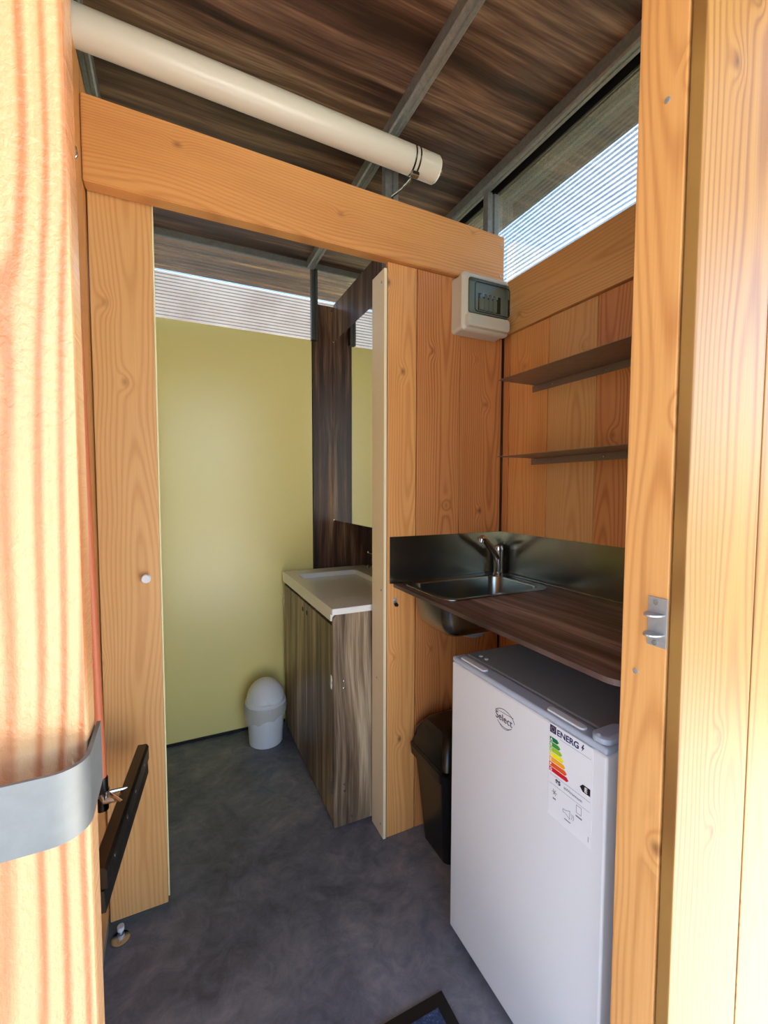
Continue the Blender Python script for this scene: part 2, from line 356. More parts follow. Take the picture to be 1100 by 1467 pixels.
# right wall
wr = struct('wall_right', None, (XR + .01, 1.0, 0))
edges = [.41, .601, .808, 1.0155, 1.2235, 1.4315, 1.4715]
for (a, b), tn in zip(zip(edges, edges[1:]), ('larch', 'red', 'red', 'pale', 'larch', 'red')): box('plank', XR, XR + .02, a + .0022, b - .0022, 0.001, 1.99, wood('Z', 'Y', tn), wr, .003)
for e in edges[1:-1]: box('tongue', XR + .005, XR + .0125, e - .0020, e + .0020, .001, 1.989, wood('Z', 'Y', 'pale'), wr, 0)  # pale tone paints in the light caught along the joints
box('rear_panel', XR + .0205, XR + .036, .41, YB, .0, 2.2, laminate('Z', 'Y'), wr, 0)
wtim = box('window_rail', XR - .012, XR + .020, .505, 1.4512, 1.992, 2.203, wood('Y', 'Z', 'pale'), wr, .003)
box('top_plate', XR - .004, XR + .016, .45, YB - .02, 2.6005, 2.634, M['dark'], wr, 0)  # near-black colour stands in for the shadow on this plate

# front wall around the entrance
wf = struct('wall_front', None, (.3, .42, 0))
for i in range(2): box('plank', -.2655 - i * .203, -.0645 - i * .203, .398, .432, -.21, 2.40, wood('Z', 'X', 'rough'), wf, .004)
for i in range(4): box('plank', .7005 + i * .203, .9005 + i * .203, .399, .4205, -.21, 2.40, wood('Z', 'X', 'outer'), wf, .003)
box('jamb', .700, .79, .4235, .501, 0, 2.40, wood('Z', 'Y', 'larch'), wf, .003)
box('jamb', -.265, -.10, .433, .50, 0, 2.40, wood('Z', 'Y', 'larch'), wf, .003)
box('header', -.0640, .70, .40, .50, 2.27, 2.40, wood('X', 'Z', 'outer'), wf, .003)
box('rear_panel', .7905, XR - .0005, .4235, .44, 0, 2.40, laminate('Z', 'X'), wf, 0)
screw((.700, .4725, 1.052), (-1, 0, 0), wf, .0045, M['zinc'])
screw((.700, .452, 1.96), (-1, 0, 0), wf, .0045, M['zinc'])

# ------------------------------------------------------------------ steel roof rails and posts
def rail(label, x0, x1, y0, y1, z0, z1, group='steel roof rails'):
    """open channel: web below, two flanges up, a fold line on the lower face"""
    t = .003
    if y1 - y0 > x1 - x0:
        a = (x0 + x1) / 2
        p = [(x0, y0, z1), (x0, y0, z0 + .006), (x0 + .005, y0, z0), (a - .004, y0, z0), (a - .002, y0, z0 + .003), (a + .002, y0, z0 + .003), (a + .004, y0, z0), (x1 - .005, y0, z0), (x1, y0, z0 + .006), (x1, y0, z1)]
        vec = (0, y1 - y0, 0)
    else:
        a = (y0 + y1) / 2
        p = [(x0, y0, z1), (x0, y0, z0 + .003), (x0, y0 + .003, z0), (x0, y1, z0), (x0, y1, z1)]; vec = (x1 - x0, 0, 0)
    o = prism('roof_rail', p, vec, M['galv']); tag(o, label, 'roof rail', group); return o
rail('galvanised steel rail crossing the ceiling above the middle of the beam', .696, .736, .45, 2.46, 2.588, ZC - .0005)
rail('galvanised steel rail under the ceiling along the window wall', 1.172, 1.212, .45, 2.46, 2.588, ZC - .0005)
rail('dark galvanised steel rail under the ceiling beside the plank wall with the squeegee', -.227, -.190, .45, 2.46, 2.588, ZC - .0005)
rail('galvanised steel rail along the top of the yellow panel wall', -.20, 1.17, 2.475, 2.4995, 2.600, ZC - .0005)
def post(label, x0, x1, y, z0, z1, m):
    a = (x0 + x1) / 2; w = x1 - x0
    p = [(x0, y + .03, z0), (x0, y, z0), (x0 + w * .38, y, z0), (x0 + w * .42, y + .006, z0), (x0 + w * .58, y + .006, z0), (x0 + w * .62, y, z0), (x1, y, z0), (x1, y + .03, z0)]
    o = prism('steel_post', p, (0, 0, z1 - z0), m); tag(o, label, 'steel post', 'steel posts under the roof rails'); return o
post('short galvanised steel post holding the tube lamp above the beam', .725, .778, 1.51, 2.17, 2.587, M['galv'])
post('short galvanised steel post above the beam beside the window', 1.195, 1.252, 1.51, 2.16, 2.587, M['galv'])
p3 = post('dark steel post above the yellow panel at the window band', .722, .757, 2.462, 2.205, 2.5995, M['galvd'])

# ------------------------------------------------------------------ tube lamp
tl = thing('tube_lamp', 'long cream-white tubular lamp hanging under the ceiling above the beam', 'lamp', (.3, 1.40, 2.48))
A, B = Vector((-.32, 1.40, 2.535)), Vector((.872, 1.40, 2.503)); D = (B - A).normalized()
tube('tube', [A, B - D * .004, B], [.0445, .0445, .041], M['tube'], tl, 40)
tube('end_cap', [B - D * .0005, B + D * .003, B + D * .0035], [.0395, .0395, .02], M['tube'], tl, 32)
tube('cable_gland', [B + D * .003, B + D * .006, B + D * .0065, B + D * .02, B + D * .022], [.017, .017, .0145, .0145, .011], M['chrome'], tl, 12)
cl = None
for s_ in (-.105, -.088):
    bm = bmesh.new(); add_tube(bm, [B + D * s_, B + D * (s_ + .006)], .0462, 40, False)
    bmesh.ops.solidify(bm, geom=bm.faces[:], thickness=-.0012)
    o = finish('clamp_band', bm, M['inox'], tl, True)
cp = B + D * -.094
box('clamp_bolt', cp.x - .014, cp.x + .014, 1.375, 1.395, cp.z - .062, cp.z - .0468, M['inox'], tl, .003)
tube('clamp_arm', [cp + Vector((0, .01, -.052)), cp + Vector((-.012, .06, -.062)), cp + Vector((-.03, .109, -.066))], .005, M['inox'], tl, 8)

# ------------------------------------------------------------------ mirror
mi = thing('mirror', 'tall frameless mirror on the dark wood wall above the washbasin', 'mirror', (XB - .004, 2.05, 1.17))
box('glass', XB - .0065, XB - .0005, 1.62, 2.493, 1.172, 2.213, M['mirror'], mi, 0)
for y in (1.70, 2.486):
    for z in (1.172, 2.213):
        box('clip', XB - .0095, XB - .0005, y - .006, y + .006, z - (.014 if z < 2 else .004), z + (.004 if z < 2 else .014), M['chrome'], mi, .001)

# ------------------------------------------------------------------ vanity cabinet and washbasin
vx, vy0, vy1 = .546, 1.597, 2.452
vc = thing('vanity_cabinet', 'grey-brown wood-grain vanity cabinet with two doors under the white washbasin', 'cabinet', (.79, 2.02, 0))
lz = laminate('Z', 'X', 'grey'); ly = laminate('Z', 'Y', 'grey')
# near side panel with a rounded top corner
r = .022; pts = [(XW - .001, vy0, .006), (vx, vy0, .006)] + [(vx + r - r * math.cos(a), vy0, .868 - r + r * math.sin(a)) for a in [math.pi / 2 * k / 6 for k in range(7)]] + [(XW - .001, vy0, .868)]
sp = prism('side_panel', pts, (0, .016, 0), lz, vc)
for x, z in ((.590, .600), (.590, .571), (.590, .178), (.590, .150), (.620, .035)): screw((x, vy0, z), (0, -1, 0), sp, .0048)
box('side_panel', vx + .004, XW - .001, vy1 - .016, vy1, .006, .838, lz, vc, .001)
box('carcass', vx + .022, XW - .002, vy0 + .017, vy1 - .017, .012, .70, M['dark'], vc, 0)
for i, (a, b) in enumerate(((vy0 + .019, 2.010), (2.014, vy1 - .002))):
    d = box('door', vx, vx + .018, a, b, .022, .822, ly, vc, .0012)
    hy = (2.010 - .034) if i == 0 else (2.014 + .034)
    tube('finger_hole', [(vx + .002, hy, .780), (vx - .0006, hy, .780)], .0115, M['dark'], d, 20)
    ey = a if i == 0 else b
    for z in ((.595, .165) if i == 0 else (.72, .15)):
        s = 1 if i == 0 else -1
        box('hinge', vx - .0028, vx - .0002, min(ey - s * .003, ey + s * .014), max(ey - s * .003, ey + s * .014), z - .028, z + .028, M['chrome'], d, .0008)
# washbasin
wbn = thing('washbasin', 'white rectangular washbasin on the grey-brown vanity cabinet', 'washbasin', (.79, 2.02, .84))
zt = .893; x0, x1, y0, y1 = .540, XW - .001, 1.594, 2.46
bx0, bx1, by0, by1 = .598, .935, 1.755, 2.335
def rl(dx, z, r, i=0): return rrect(bx0 + dx, bx1 - dx, by0 + dx, by1 - dx, r, z, 5)
bm = bmesh.new()
add_loft(bm, [rrect(x0 + .02, x1 - .012, y0 + .022, y1 - .012, .004, .8685, 5), rrect(x0, x1, y0, y1, .004, .8695, 5), rrect(x0, x1, y0, y1, .004, zt - .004, 5), rrect(x0 + .0025, x1 - .0025, y0 + .0025, y1 - .0025, .004, zt, 5),
              rl(-.002, zt, .012), rl(.001, zt - .003, .012), rl(.010, zt - .105, .02), rl(.022, zt - .123, .03), rl(.06, zt - .127, .02)], True, True)
finish('basin', bm, M['ceramic'], wbn, True)
box('apron', x0 + .0003, x0 + .018, y0 + .021, y1 - .012, .840, .869, M['ceramic'], wbn, .002)
tube('overflow', [(bx1 - .004, 2.055, .863), (bx1 - .0085, 2.055, .863)], .011, M['chrome'], wbn, 18)
# basin tap
bt = thing('basin_tap', 'chrome mixer tap on the back of the white washbasin', 'tap', (.985, 2.06, zt))
lathe('body', (.985, 2.06, zt), [(.024, .0005), (.024, .006), (.020, .010), (.019, .095), (.017, .104)], M['chrome'], bt, 24)
tube('spout', [(.985, 2.06, zt + .055), (.94, 2.06, zt + .068), (.905, 2.06, zt + .070), (.892, 2.06, zt + .058)], [.012, .011, .010, .010], M['chrome'], bt, 14)
tube('lever', [(.985, 2.06, zt + .104), (.96, 2.06, zt + .122), (.893, 2.06, zt + .140)], [.012, .008, .005], M['chrome'], bt, 12)

# ------------------------------------------------------------------ small white swing bin
wx, wy = .418, 2.345
sb = thing('swing_bin', 'small white swing-top bin with a clear liner by the yellow panel', 'bin', (wx, wy, 0))
lathe('bucket', (wx, wy, 0), [(.082, .0005), (.086, .004), (.098, .205), (.101, .215)], M['white'], sb)
lathe('lid_ring', (wx, wy, 0), [(.104, .2155), (.106, .219), (.106, .232), (.101, .238), (.098, .240)], M['white'], sb)
dome = [(.097 * math.cos(a), .240 + .104 * math.sin(a)) for a in [math.pi / 2 * k / 12 for k in range(12)]] + [(.002, .344)]
lathe('dome_lid', (wx, wy, 0), dome, M['white'], sb)
bm = bmesh.new()                                                # swing flap seam as a proud oval plate on the dome
n = 24; cdir = Vector((.35, -.75, .55)).normalized(); e1, e2 = frame_of(cdir); ctr = Vector((wx, wy, .240))
ring = []
for rr, h in ((.0, .1035), (.45, .1035), (.62, .1028), (.635, .1005)):
    ring.append([ctr + (cdir * math.cos(rr) + (e1 * math.cos(t) + e2 * math.sin(t)) * math.sin(rr)) * h for t in [2 * math.pi * k / n for k in range(n)]])
add_loft(bm, ring, False, False); bmesh.ops.remove_doubles(bm, verts=bm.verts, dist=.0002); finish('swing_flap', bm, M['white'], sb, True)
bm = bmesh.new(); n = 60; ls = []
for j, (r, z) in enumerate(((.102, .2165), (.1085, .220), (.110, .212), (.1105, .190), (.1085, .160), (.107, .142))):
    ls.append([Vector((wx + (r + .0028 * math.sin(k * 1.9 + j * 1.3) * (j > 1)) * math.cos(2 * math.pi * k / n), wy + (r + .0028 * math.sin(k * 1.9 + j * 1.3) * (j > 1)) * math.sin(2 * math.pi * k / n),
                       z + (.022 * math.sin(2 * math.pi * k / n * 1 + 2.2) + .006 * math.sin(k * .9)) * max(0, j - 2) / 3)) for k in range(n)])
add_loft(bm, ls, False, False); finish('bin_liner', bm, M['bag'], sb, True)

# ------------------------------------------------------------------ worktop, sink, splashback, tap
zk = 1.001
bm = bmesh.new()
outer = [(XR - .0005, YP - .0005), (.752, YP - .0005)] + [(.752 - .014 * math.sin(a), YP - .0145 + .014 * math.cos(a)) for a in [math.pi / 2 * k / 4 for k in range(1, 5)]]
outer += [(.738 + .055 - .055 * math.cos(a), .510 + .055 - .055 * math.sin(a)) for a in [math.pi / 2 * k / 8 for k in range(9)]] + [(XR - .0005, .510)]
inner = [(v.x, v.y) for v in rrect(.782, 1.212, 1.160, 1.447, .05, 0, 6)]
def addloop(pts, z):
    vs = [bm.verts.new((x, y, z)) for x, y in pts]; return vs, [bm.edges.new((vs[i], vs[(i + 1) % len(vs)])) for i in range(len(vs))]
lps = {}
for z in (zk - .012, zk):
    a, ea = addloop(outer, z); b, eb = addloop(inner, z); bmesh.ops.triangle_fill(bm, use_beauty=True, edges=ea + eb); lps[z] = (a, b)
for q in (0, 1):
    a, b = lps[zk - .012][q], lps[zk][q]
    for i in range(len(a)): bm.faces.new((a[i], a[(i + 1) % len(a)], b[(i + 1) % len(a)], b[i]))
wt = tag(finish('worktop', bm, laminate('Y', 'X', 'top')), 'thin dark brown wood-grain worktop above the white fridge', 'worktop')
sk_ = thing('kitchen_sink', 'stainless steel inset sink in the dark brown worktop', 'sink', (.997, 1.303, .86))
def sl(d, z, r): return rrect(.766 + d, 1.226 - d, 1.146 + d, 1.456 - d, r, z, 8)
bm = bmesh.new()
add_loft(bm, [sl(0, zk + .0004, .055), sl(.0015, zk + .0035, .055), sl(.010, zk + .0042, .052), sl(.024, zk + .002, .048), sl(.029, zk - .004, .045), sl(.036, zk - .09, .045), sl(.046, zk - .125, .045), sl(.066, zk - .142, .04), sl(.11, zk - .146, .03)], False, True)
o = finish('bowl', bm, M['inox'], sk_, True)
so_ = o.modifiers.new('shell', 'SOLIDIFY'); so_.thickness = .0008; so_.offset = -1
lathe('drain', (.98, 1.30, zk - .1458), [(.036, .0012), (.034, .0022), (.020, .0005)], M['chrome'], sk_, 24)
lathe('waste_fitting', (.98, 1.30, zk - .1475), [(.058, -.0005), (.060, -.012), (.046, -.018), (.040, -.03)], M['midgrey'], sk_, 24)
tube('overflow', [(.8032, 1.37, zk - .035), (.8058, 1.37, zk - .035)], .010, M['dark'], sk_, 18)
sbk = thing('splashback', 'polished stainless steel splashback wrapping the corner above the worktop', 'splashback', (1.1, 1.4, zk))
box('rear_sheet', .7265, XR - .0005, YP - .0022, YP - .0004, zk + .0004, 1.178, M['inox'], sbk, .0004)
box('side_sheet', XR - .0024, XR - .0004, .503, YP - .0024, zk + .0004, 1.178, M['inox'], sbk, .0004)
boxes('bottom_flange', [(.7265, XR - .0125, YP - .009, YP - .0024, zk + .0004, zk + .0024), (XR - .012, XR - .0026, .51, YP - .0125, zk + .0004, zk + .0024)], M['inox'], sbk)
kt = thing('kitchen_tap', 'chrome mixer tap in the corner behind the stainless sink', 'tap', (1.213, 1.428, zk))
tx, ty = 1.2195, 1.4395
lathe('body', (tx, ty, zk), [(.0245, .0048), (.0245, .010), (.020, .014), (.020, .098), (.0215, .100), (.0215, .112), (.018, .122), (.008, .127)], M['chrome'], kt, 28)
tube('spout', [(tx - .012, ty - .004, zk + .075), (tx - .05, ty - .02, zk + .112), (tx - .10, ty - .038, zk + .152), (tx - .118, ty - .044, zk + .164), (tx - .132, ty - .049, zk + .162)], [.015, .0135, .0125, .0125, .0125], M['chrome'], kt, 18)
tube('aerator', [(tx - .124, ty - .0465, zk + .160), (tx - .1275, ty - .0475, zk + .146)], .0105, M['chrome'], kt, 16)
tube('lever', [(tx, ty, zk + .118), (tx - .006, ty - .022, zk + .134), (tx - .012, ty - .052, zk + .140)], [.010, .008, .006], M['chrome'], kt, 12)

# ------------------------------------------------------------------ shelves
for nm, z in (('upper', 1.757), ('lower', 1.479)):
    s = thing('wall_shelf', 'thin bent steel wall shelf, the %s of two above the worktop' % nm, 'shelf', (1.17, 1.0, z - .024), 'steel shelves above the worktop')
    box('shelf_plate', 1.076, XR - .0005, .62, 1.288, z - .0018, z, M['shelf'], s, .0004)
    box('back_flange', XR - .0025, XR - .0005, .62, 1.300, z - .026, z - .0019, M['shelf'], s, .0003)
    for y in (1.20, .98, .74): screw((XR - .0025, y, z - .013), (-1, 0, 0), s, .0035)

# ------------------------------------------------------------------ electrical box
eb = thing('fuse_box', 'light grey fuse box with a smoked window on the plank partition', 'fuse box', (1.107, 1.45, 1.955))
ex0, ex1, ey0, ez0, ez1 = .996, 1.214, 1.386, 1.966, 2.178
def xz(x0, x1, z0, z1, r, y, n=6): return [Vector((p.x, y, p.y)) for p in rrect(x0, x1, z0, z1, r, 0, n)]
bm = bmesh.new(); add_loft(bm, [xz(ex0 - .001, ex1 + .001, ez0, ez1, .014, YP - .0005), xz(ex0, ex1, ez0 + .002, ez1 - .002, .014, 1.418)]); finish('base', bm, M['boxgrey'], eb, True)
ix0, ix1, iz0, iz1 = ex0 + .018, ex1 - .010, ez0 + .060, ez1 - .022
bm = bmesh.new()
add_loft(bm, [xz(ex0 - .004, ex1 + .004, ez0 - .003, ez1 + .003, .018, 1.4175), xz(ex0 - .004, ex1 + .004, ez0 - .003, ez1 + .003, .018, 1.403), xz(ex0 + .004, ex1 - .004, ez0 + .004, ez1 - .004, .016, 1.394), xz(ex0 + .012, ex1 - .012, ez0 + .012, ez1 - .010, .016, 1.388),
              xz(ix0, ix1, iz0, iz1, .012, 1.388), xz(ix0, ix1, iz0, iz1, .012, 1.411)], False, True)
finish('cover', bm, M['boxgrey'], eb, True)
bm = bmesh.new(); add_loft(bm, [xz(ex0 + .006, ex1 - .006, ez0 + .006, iz0 - .004, .012, 1.394), xz(ex0 + .010, ex1 - .010, ez0 + .008, iz0 - .006, .012, 1.376), xz(ex0 + .018, ex1 - .018, ez0 + .014, iz0 - .011, .010, 1.372)]); finish('lower_cover', bm, M['boxgrey'], eb, True)
bm = bmesh.new(); add_loft(bm, [xz(ix0 + .001, ix1 - .001, iz0 + .001, iz1 - .001, .011, 1.392), xz(ix0 + .001, ix1 - .001, iz0 + .001, iz1 - .001, .011, 1.381), xz(ix0 + .006, ix1 - .006, iz0 + .006, iz1 - .006, .011, 1.375), xz(ix0 + .012, ix1 - .012, iz0 + .010, iz1 - .012, .011, 1.3745)], False, True)
win = finish('window', bm, M['smoke'], eb, True)
def ringxz(name, x0, x1, z0, z1, r, y, w, m, par):
    bm = bmesh.new(); add_loft(bm, [xz(x0, x1, z0, z1, r, y), xz(x0, x1, z0, z1, r, y - .0015), xz(x0 + w, x1 - w, z0 + w, z1 - w, max(.002, r - w), y - .0015), xz(x0 + w, x1 - w, z0 + w, z1 - w, max(.002, r - w), y), xz(x0, x1, z0, z1, r, y)], False, False)
    return finish(name, bm, m, par, True)
ringxz('window_seal', ix0 + .018, ix1 - .004, iz0 + .002, iz1 - .018, .012, 1.3742, .0025, M['black'], win)
ringxz('window_seal', ix0 - .001, ix1 + .001, iz0 - .001, iz1 + .001, .012, 1.389, .0022, M['black'], win)
box('breaker_slot', ix0 + .062, ix1 - .020, 1.4085, 1.4105, iz0 + .026, iz1 - .040, M['black'], eb, .0004)
for i in range(4):
    x = ix0 + .064 + i * .0215
    b = box('breaker', x, x + .0175, 1.400, 1.408, iz0 + .026, iz1 - .060, M['boxgrey'], eb, .001)
    box('toggle', x + .004, x + .0125, 1.390, 1.4075, iz1 - .0595, iz1 - .046, M['white'], b, .001)

# ------------------------------------------------------------------ small catch on the partition plank
ck = thing('wall_hook', 'tiny black knob hook screwed to the plank under the worktop end', 'hook', (.749, YP, .915))
box('plate', .743, .755, YP - .0025, YP - .0004, .918, .946, M['zinc'], ck, .0006)
tube('knob', [(.749, YP - .0026, .921), (.749, YP - .014, .921), (.749, YP - .015, .921), (.749, YP - .022, .921)], [.004, .004, .008, .006], M['black'], ck, 14)
screw((.749, YP - .0025, .937), (0, -1, 0), ck, .003)

# ------------------------------------------------------------------ fridge
fr = thing('fridge', 'white under-counter fridge with an energy label, standing under the brown worktop', 'fridge', (.98, .81, 0))
fy0, fy1, fx = .550, 1.070, .738
box('body', fx + .058, 1.225, fy0 + .004, fy1 - .004, .022, .848, M['fridge'], fr, .006, 3)
box('top_plate', fx + .052, 1.228, fy0 + .001, fy1 - .001, .8485, .862, M['midgrey'], fr, .005, 3)  # mid grey carries the worktop's shade, put into the colour
box('gasket', fx + .0465, fx + .0575, fy0 + .008, fy1 - .008, .03, .842, M['fgrey'], fr, .002)
dm = bmesh.new(); add_box(dm, fx, fx + .046, fy0, fy1, .018, .846, .006, 4); fd = finish('door', dm, M['fridge'], fr, True)
dtop = box('door_cap', fx + .0008, fx + .0455, fy0 + .0008, fy1 - .0008, .8463, .862, M['fgrey'], fd, .005, 3)
for a, b in ((.935, 1.045), (.615, .715)):
    bm = bmesh.new(); add_loft(bm, [rrect(fx + .010, fx + .030, a, b, .009, .8615), rrect(fx + .011, fx + .029, a + .001, b - .001, .008, .8655), rrect(fx + .013, fx + .027, a + .003, b - .003, .007, .866)]); finish('grip_inlay', bm, M['white'], fd, True)
hc = bmesh.new(); add_loft(hc, [rrect(fx + .004, fx + .085, fy0 + .004, fy0 + .046, .018, .8622), rrect(fx + .004, fx + .085, fy0 + .004, fy0 + .046, .018, .872), rrect(fx + .010, fx + .079, fy0 + .010, fy0 + .040, .014, .877)]); finish('hinge_cover', hc, M['fgrey'], fr, True)
for y in (1.03, 1.005): tube('cap_plug', [(fx + .075, y, .862), (fx + .075, y, .8635)], .006, M['white'], fr, 12)
for x in (.82, 1.19):
    for y in (fy0 + .05, fy1 - .05): lathe('foot', (x, y, 0), [(.018, .0005), (.018, .012), (.010, .014), (.010, .023)], M['black'], fr, 16)
# maker's mark
xs = fx - .0004
text('logo_lettering', 'Select', (xs, .872, .772), .026, M['ink'], fd, .0002)
def arc_line(name, pts, w, mat, par):
    bm = bmesh.new()
    for (a, b), (c, d) in zip(pts, pts[1:]):
        dx, dz = c - a, d - b; L = math.hypot(dx, dz); nx, nz = -dz / L * w / 2, dx / L * w / 2
        f = bm.faces.new([bm.verts.new(q) for q in ((xs, a + nx, b + nz), (xs, c + nx, d + nz), (xs, c - nx, d - nz), (xs, a - nx, b - nz))])
    bmesh.ops.remove_doubles(bm, verts=bm.verts, dist=.00005)
    g = bmesh.ops.extrude_face_region(bm, geom=bm.faces[:]); bmesh.ops.translate(bm, verts=[v for v in g['geom'] if isinstance(v, bmesh.types.BMVert)], vec=(.0003, 0, 0))
    return finish(name, bm, mat, par)
arc_line('logo_line', [(.838 - .036 * math.cos(a), .780 + .024 * math.sin(a)) for a in [math.radians(t) for t in range(8, 173, 11)]], .0012, M['ink'], fd)
arc_line('logo_line', [(.872, .793), (.806, .797)], .0010, M['ink'], fd)
arc_line('logo_line', [(.838 + .026 * math.cos(a), .770 - .011 * math.sin(a)) for a in [math.radians(t) for t in range(10, 171, 16)]], .0012, M['ink'], fd)
arc_line('logo_line', [(.838 + .020 * math.cos(a), .768 - .013 * math.sin(a)) for a in [math.radians(t) for t in range(20, 161, 14)]], .0010, M['ink'], fd)
# energy label (its square code is left out)
LY, LZ = .692, .846
lab = box('energy_label', fx - .0006, fx - .0001, LY - .112, LY, LZ - .208, LZ, M['paper'], fd, 0); xs = fx - .0010
def flat(name, pts, mat):
    bm = bmesh.new(); a = [Vector((xs, LY - p, LZ - q)) for p, q in pts]; add_loft(bm, [a, [v + Vector((.0003, 0, 0)) for v in a]]); return finish(name, bm, mat, lab)
flat('flag', [(.002, .003), (.019, .003), (.019, .020), (.002, .020)], M['navy'])
xs -= .0003
for k in range(12):
    a = 2 * math.pi * k / 12; cx, cz = .0105 + .005 * math.cos(a), .0115 + .005 * math.sin(a)
    flat('flag_star', [(cx - .0007, cz), (cx, cz - .0007), (cx + .0007, cz), (cx, cz + .0007)], M['gold'])
xs += .0003
text('label_lettering', 'ENERG', (xs, LY - .021, LZ - .019), .0185, M['navy'], lab, .0002, .0004, 1.0)
flat('bolt_mark', [(.0885, .004), (.084, .013), (.087, .013), (.085, .020), (.0915, .010), (.0885, .010), (.0905, .004)], M['navy'])
for i in range(7):
    z = .030 + i * .0112; w = .022 + i * .0046
    flat('arrow_bar', [(.002, z), (w, z), (w + .005, z + .0048), (w, z + .0096), (.002, z + .0096)], EN[i]); xs -= .0003
    text('label_lettering', 'ABCDEFG'[i], (xs, LY - .004, LZ - z - .0078), .0085, M['paper'], lab, .0002, .0002); xs += .0003
flat('rating_arrow', [(.083, .094), (.090, .0865), (.108, .0865), (.108, .1015), (.090, .1015)], M['ink']); xs -= .0003
text('label_lettering', 'E', (xs, LY - .0945, LZ - .0985), .0135, M['paper'], lab, .0002, .0004); xs += .0003
text('label_lettering', '85', (xs, LY - .020, LZ - .126), .0125, M['ink'], lab, .0002, .0003, 1.15)
text('label_lettering', 'kWh/annum', (xs, LY - .043, LZ - .126), .0085, M['ink2'], lab, .0002, .0, 1.1)
for z in (.0245, .113, .134): arc_line('label_line', [(LY - (.004 if z > .1 else .03), LZ - z), (LY - .108, LZ - z)], .0004, M['ink2'], lab)
for k in range(3):
    a = math.pi * k / 3; arc_line('snowflake_mark', [(LY - .018 + .007 * math.cos(a), LZ - .150 + .007 * math.sin(a)), (LY - .018 - .007 * math.cos(a), LZ - .150 - .007 * math.sin(a))], .0012, M['ink2'], lab)
text('label_lettering', '13 L', (xs, LY - .013, LZ - .168), .006, M['ink2'], lab, .0002) if False else arc_line('label_dash', [(LY - .014, LZ - .164), (LY - .022, LZ - .164)], .003, M['ink2'], lab)
arc_line('bottle_mark', [(LY - .076, LZ - .155), (LY - .076, LZ - .139), (LY - .088, LZ - .139), (LY - .088, LZ - .155), (LY - .076, LZ - .155)], .0008, M['ink2'], lab)
arc_line('label_dash', [(LY - .075, LZ - .162), (LY - .090, LZ - .162)], .0032, M['ink2'], lab)
arc_line('sound_mark', [(LY - .042, LZ - .170), (LY - .042, LZ - .176), (LY - .049, LZ - .176), (LY - .060, LZ - .182), (LY - .060, LZ - .164), (LY - .049, LZ - .170), (LY - .042, LZ - .170)], .0008, M['ink2'], lab)
for k in range(2): arc_line('sound_mark', [(LY - .062 - k * .004 - .004 * math.cos(a), LZ - .173 + .007 * math.sin(a)) for a in (-1, -.5, 0, .5, 1)], .0008, M['ink2'], lab)
arc_line('label_dash', [(LY - .046, LZ - .189), (LY - .062, LZ - .189)], .002, M['ink2'], lab)
arc_line('label_line', [(LY - .106, LZ - .186), (LY - .106, LZ - .197)], .0010, M['ink2'], lab)

# ------------------------------------------------------------------ black swing bin behind the fridge
bb = thing('swing_bin', 'tall black plastic swing-top bin between the fridge and the plank partition', 'bin', (.96, 1.34, 0))
bm = bmesh.new(); add_loft(bm, [rrect(.858, 1.07, 1.262, 1.425, .03, .0005), rrect(.853, 1.075, 1.257, 1.430, .03, .004), rrect(.820, 1.108, 1.222, 1.452, .03, .345)]); finish('bucket', bm, M['black'], bb, True)
bm = bmesh.new(); add_loft(bm, [rrect(.815, 1.112, 1.218, 1.456, .032, .338), rrect(.806, 1.120, 1.209, 1.464, .035, .340), rrect(.804, 1.122, 1.207, 1.466, .035, .372), rrect(.812, 1.114, 1.215, 1.458, .033, .380)]); finish('rim', bm, M['black'], bb, True)
bm = bmesh.new(); add_loft(bm, [rrect(.814, 1.112, 1.217, 1.456, .03, .3802), rrect(.822, 1.104, 1.226, 1.448, .03, .44), rrect(.850, 1.076, 1.258, 1.416, .03, .486), rrect(.880, 1.046, 1.29, 1.39, .03, .495)]); lid = finish('lid', bm, M['black'], bb, True)
prism('swing_flap', [(.8135, 1.240, .39), (.8135, 1.434, .39), (.824, 1.425, .435), (.842, 1.41, .468), (.842, 1.266, .468), (.824, 1.249, .435)], (-.0035, 0, .002), M['black'], lid)

# ------------------------------------------------------------------ squeegee hanging on the plank wall
sq = thing('floor_squeegee', 'black floor squeegee with an orange-red pole hanging on the plank wall', 'squeegee', (-.14, 1.19, .55))
tube('pole', [(-.170, 1.195, .655), (-.1895, 1.165, 2.04), (-.1897, 1.165, 2.05)], [.0108, .0108, .008], M['orange'], sq, 18)
tube('pole_sleeve', [(-.1695, 1.1955, .595), (-.1698, 1.195, .672), (-.170, 1.195, .675)], [.0125, .0130, .0115], M['black'], sq, 18)
h0, h1 = Vector((-.150, .965, .60)), Vector((-.099, 1.398, .60)); hd = (h1 - h0).normalized(); hn = Vector((hd.y, -hd.x, 0))
def hp(o, n_, z): return h0 + hd * o + hn * n_ + Vector((0, 0, z))
L = (h1 - h0).length
prism('head_channel', [hp(0, -.010, .026), hp(0, .012, .026), hp(0, .017, .018), hp(0, .017, -.018), hp(0, -.014, -.018), hp(0, -.014, .018)], hd * L, M['black'], sq)
prism('rubber_blade', [hp(-.004, -.006, -.0185), hp(-.004, .012, -.0185), hp(-.004, .014, -.062), hp(-.004, -.006, -.062)], hd * (L + .008), M['rubber'], sq)
for o in (.06, .17, .26, .37): screw(hp(o, .016, .003), hn, sq, .005)
tube('clamp', [(-.1695, 1.1955, .64), (-.164, 1.195, .618), hp(.222, -.012, .02), hp(.222, -.002, .006)], [.0155, .013, .010, .009], M['chrome'], sq, 14)
for a in (.195, .247): tube('brace', [(-.160, 1.195, .634), hp(a, .000, .024)], .0045, M['chrome'], sq, 8)
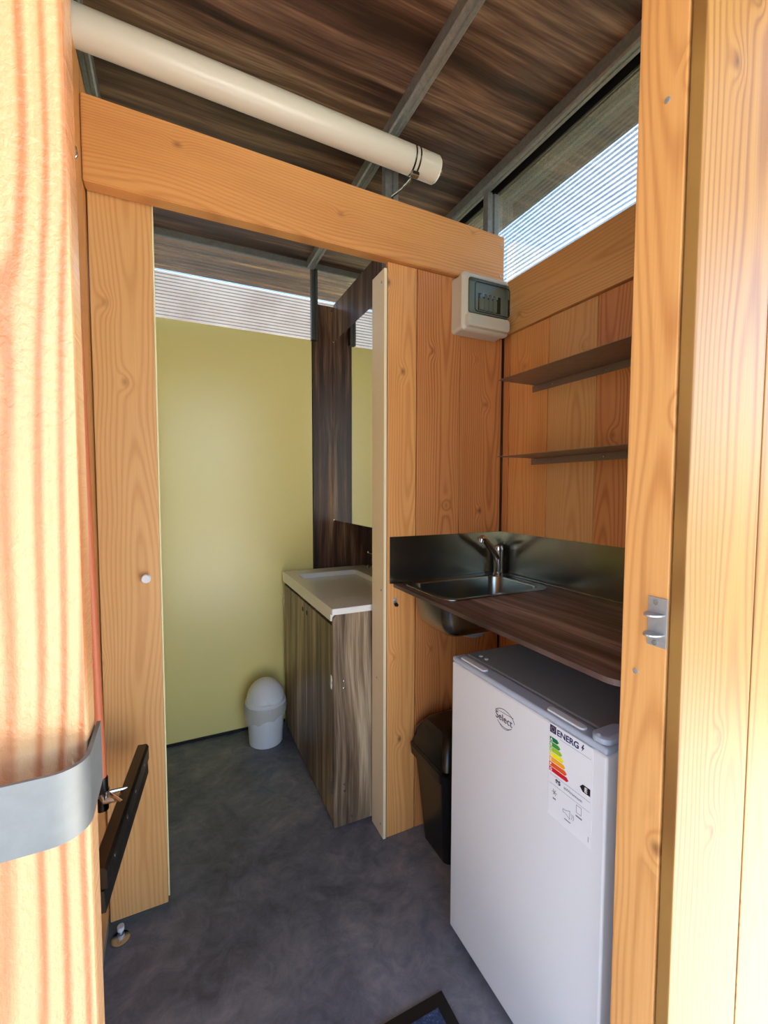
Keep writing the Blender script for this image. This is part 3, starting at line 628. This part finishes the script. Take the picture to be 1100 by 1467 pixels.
hk = tube('wire_hook', [(XL - .001, 1.135, 2.082), (-.180, 1.135, 2.078), (-.170, 1.133, 2.066), (-.168, 1.133, 2.050), (-.176, 1.135, 2.040), (-.182, 1.145, 2.046)], .0022, M['chrome'], None, 8)
tag(hk, 'small bent wire hook on the plank wall above the squeegee pole', 'hook')

# ------------------------------------------------------------------ floor guide of the sliding door
fg = thing('door_guide', 'round steel floor guide with a white roller under the sliding door', 'door guide', (-.176, 1.475, 0))
lathe('plate', (-.176, 1.472, 0), [(.027, .0005), (.027, .003), (.025, .0042)], M['chrome'], fg, 28)
lathe('roller', (-.176, 1.492, 0), [(.004, .004), (.004, .010), (.0095, .0105), (.0095, .023)], M['white'], fg, 18)
screw((-.176, 1.460, .0042), (0, 0, 1), fg, .005)

# ------------------------------------------------------------------ door mat
dmt = thing('door_mat', 'blue door mat with a black rubber border on the dark floor', 'door mat', (.33, .66, 0))
box('rubber_border', .02, .624, .42, .938, .0005, .006, M['rubber'], dmt, .002)
box('carpet_pile', .052, .592, .452, .906, .0062, .009, M['matpile'], dmt, .001)

# ------------------------------------------------------------------ latch parts at the entrance
ls = thing('latch_strap', 'wide galvanised steel strap bent round the rough entrance plank', 'latch', (-.1, .38, 1.1))
pts = [(-.262, .3605, 0), (-.082, .3605, 0)] + [(-.082 + .019 * math.sin(a), .3795 - .019 * math.cos(a), 0) for a in [math.pi / 2 * k / 8 for k in range(1, 9)]] + [(-.063, .428, 0)]
off = [(-.262, .3575, 0), (-.082, .3575, 0)] + [(-.082 + .022 * math.sin(a), .3795 - .022 * math.cos(a), 0) for a in [math.pi / 2 * k / 8 for k in range(1, 9)]] + [(-.060, .428, 0)]
bm = bmesh.new(); ra, rb = [], []
for z, arr in ((1.113, ra), (1.164, rb)):
    arr.append([bm.verts.new((p[0], p[1], z)) for p in pts]); arr.append([bm.verts.new((p[0], p[1], z)) for p in off])
for k in range(len(pts) - 1):
    a, b, c, d = ra[0], ra[1], rb[0], rb[1]
    for q in ((a[k], a[k + 1], c[k + 1], c[k]), (b[k], b[k + 1], d[k + 1], d[k]), (a[k], a[k + 1], b[k + 1], b[k]), (c[k], c[k + 1], d[k + 1], d[k])): bm.faces.new(q)
for k in (0, -1): bm.faces.new((ra[0][k], ra[1][k], rb[1][k], rb[0][k]))
finish('strap', bm, M['strap'], ls, True)
box('spacer', -.262, -.235, .361, .3975, 1.115, 1.162, M['zinc'], ls, .001)
lk = thing('latch_bracket', 'zinc latch bracket with two tongues screwed to the entrance jamb', 'latch', (.69, .44, 1.1))
box('plate', .697, .6995, .4225, .4535, 1.106, 1.186, M['zinc'], lk, .0006)
for z in (1.158, 1.126):
    pts = [(.6968, .425), (.6968, .4535)] + [(.6968 - .024 * math.sin(a), .4393 + .0143 * math.cos(a)) for a in [math.pi * k / 10 for k in range(1, 10)]]
    prism('tongue', [(x, y, z) for x, y in pts], (0, 0, .0028), M['zinc'], lk)
for z in (1.178, 1.112): screw((.697, .440, z), (-1, 0, 0), lk, .0045, M['galv'])
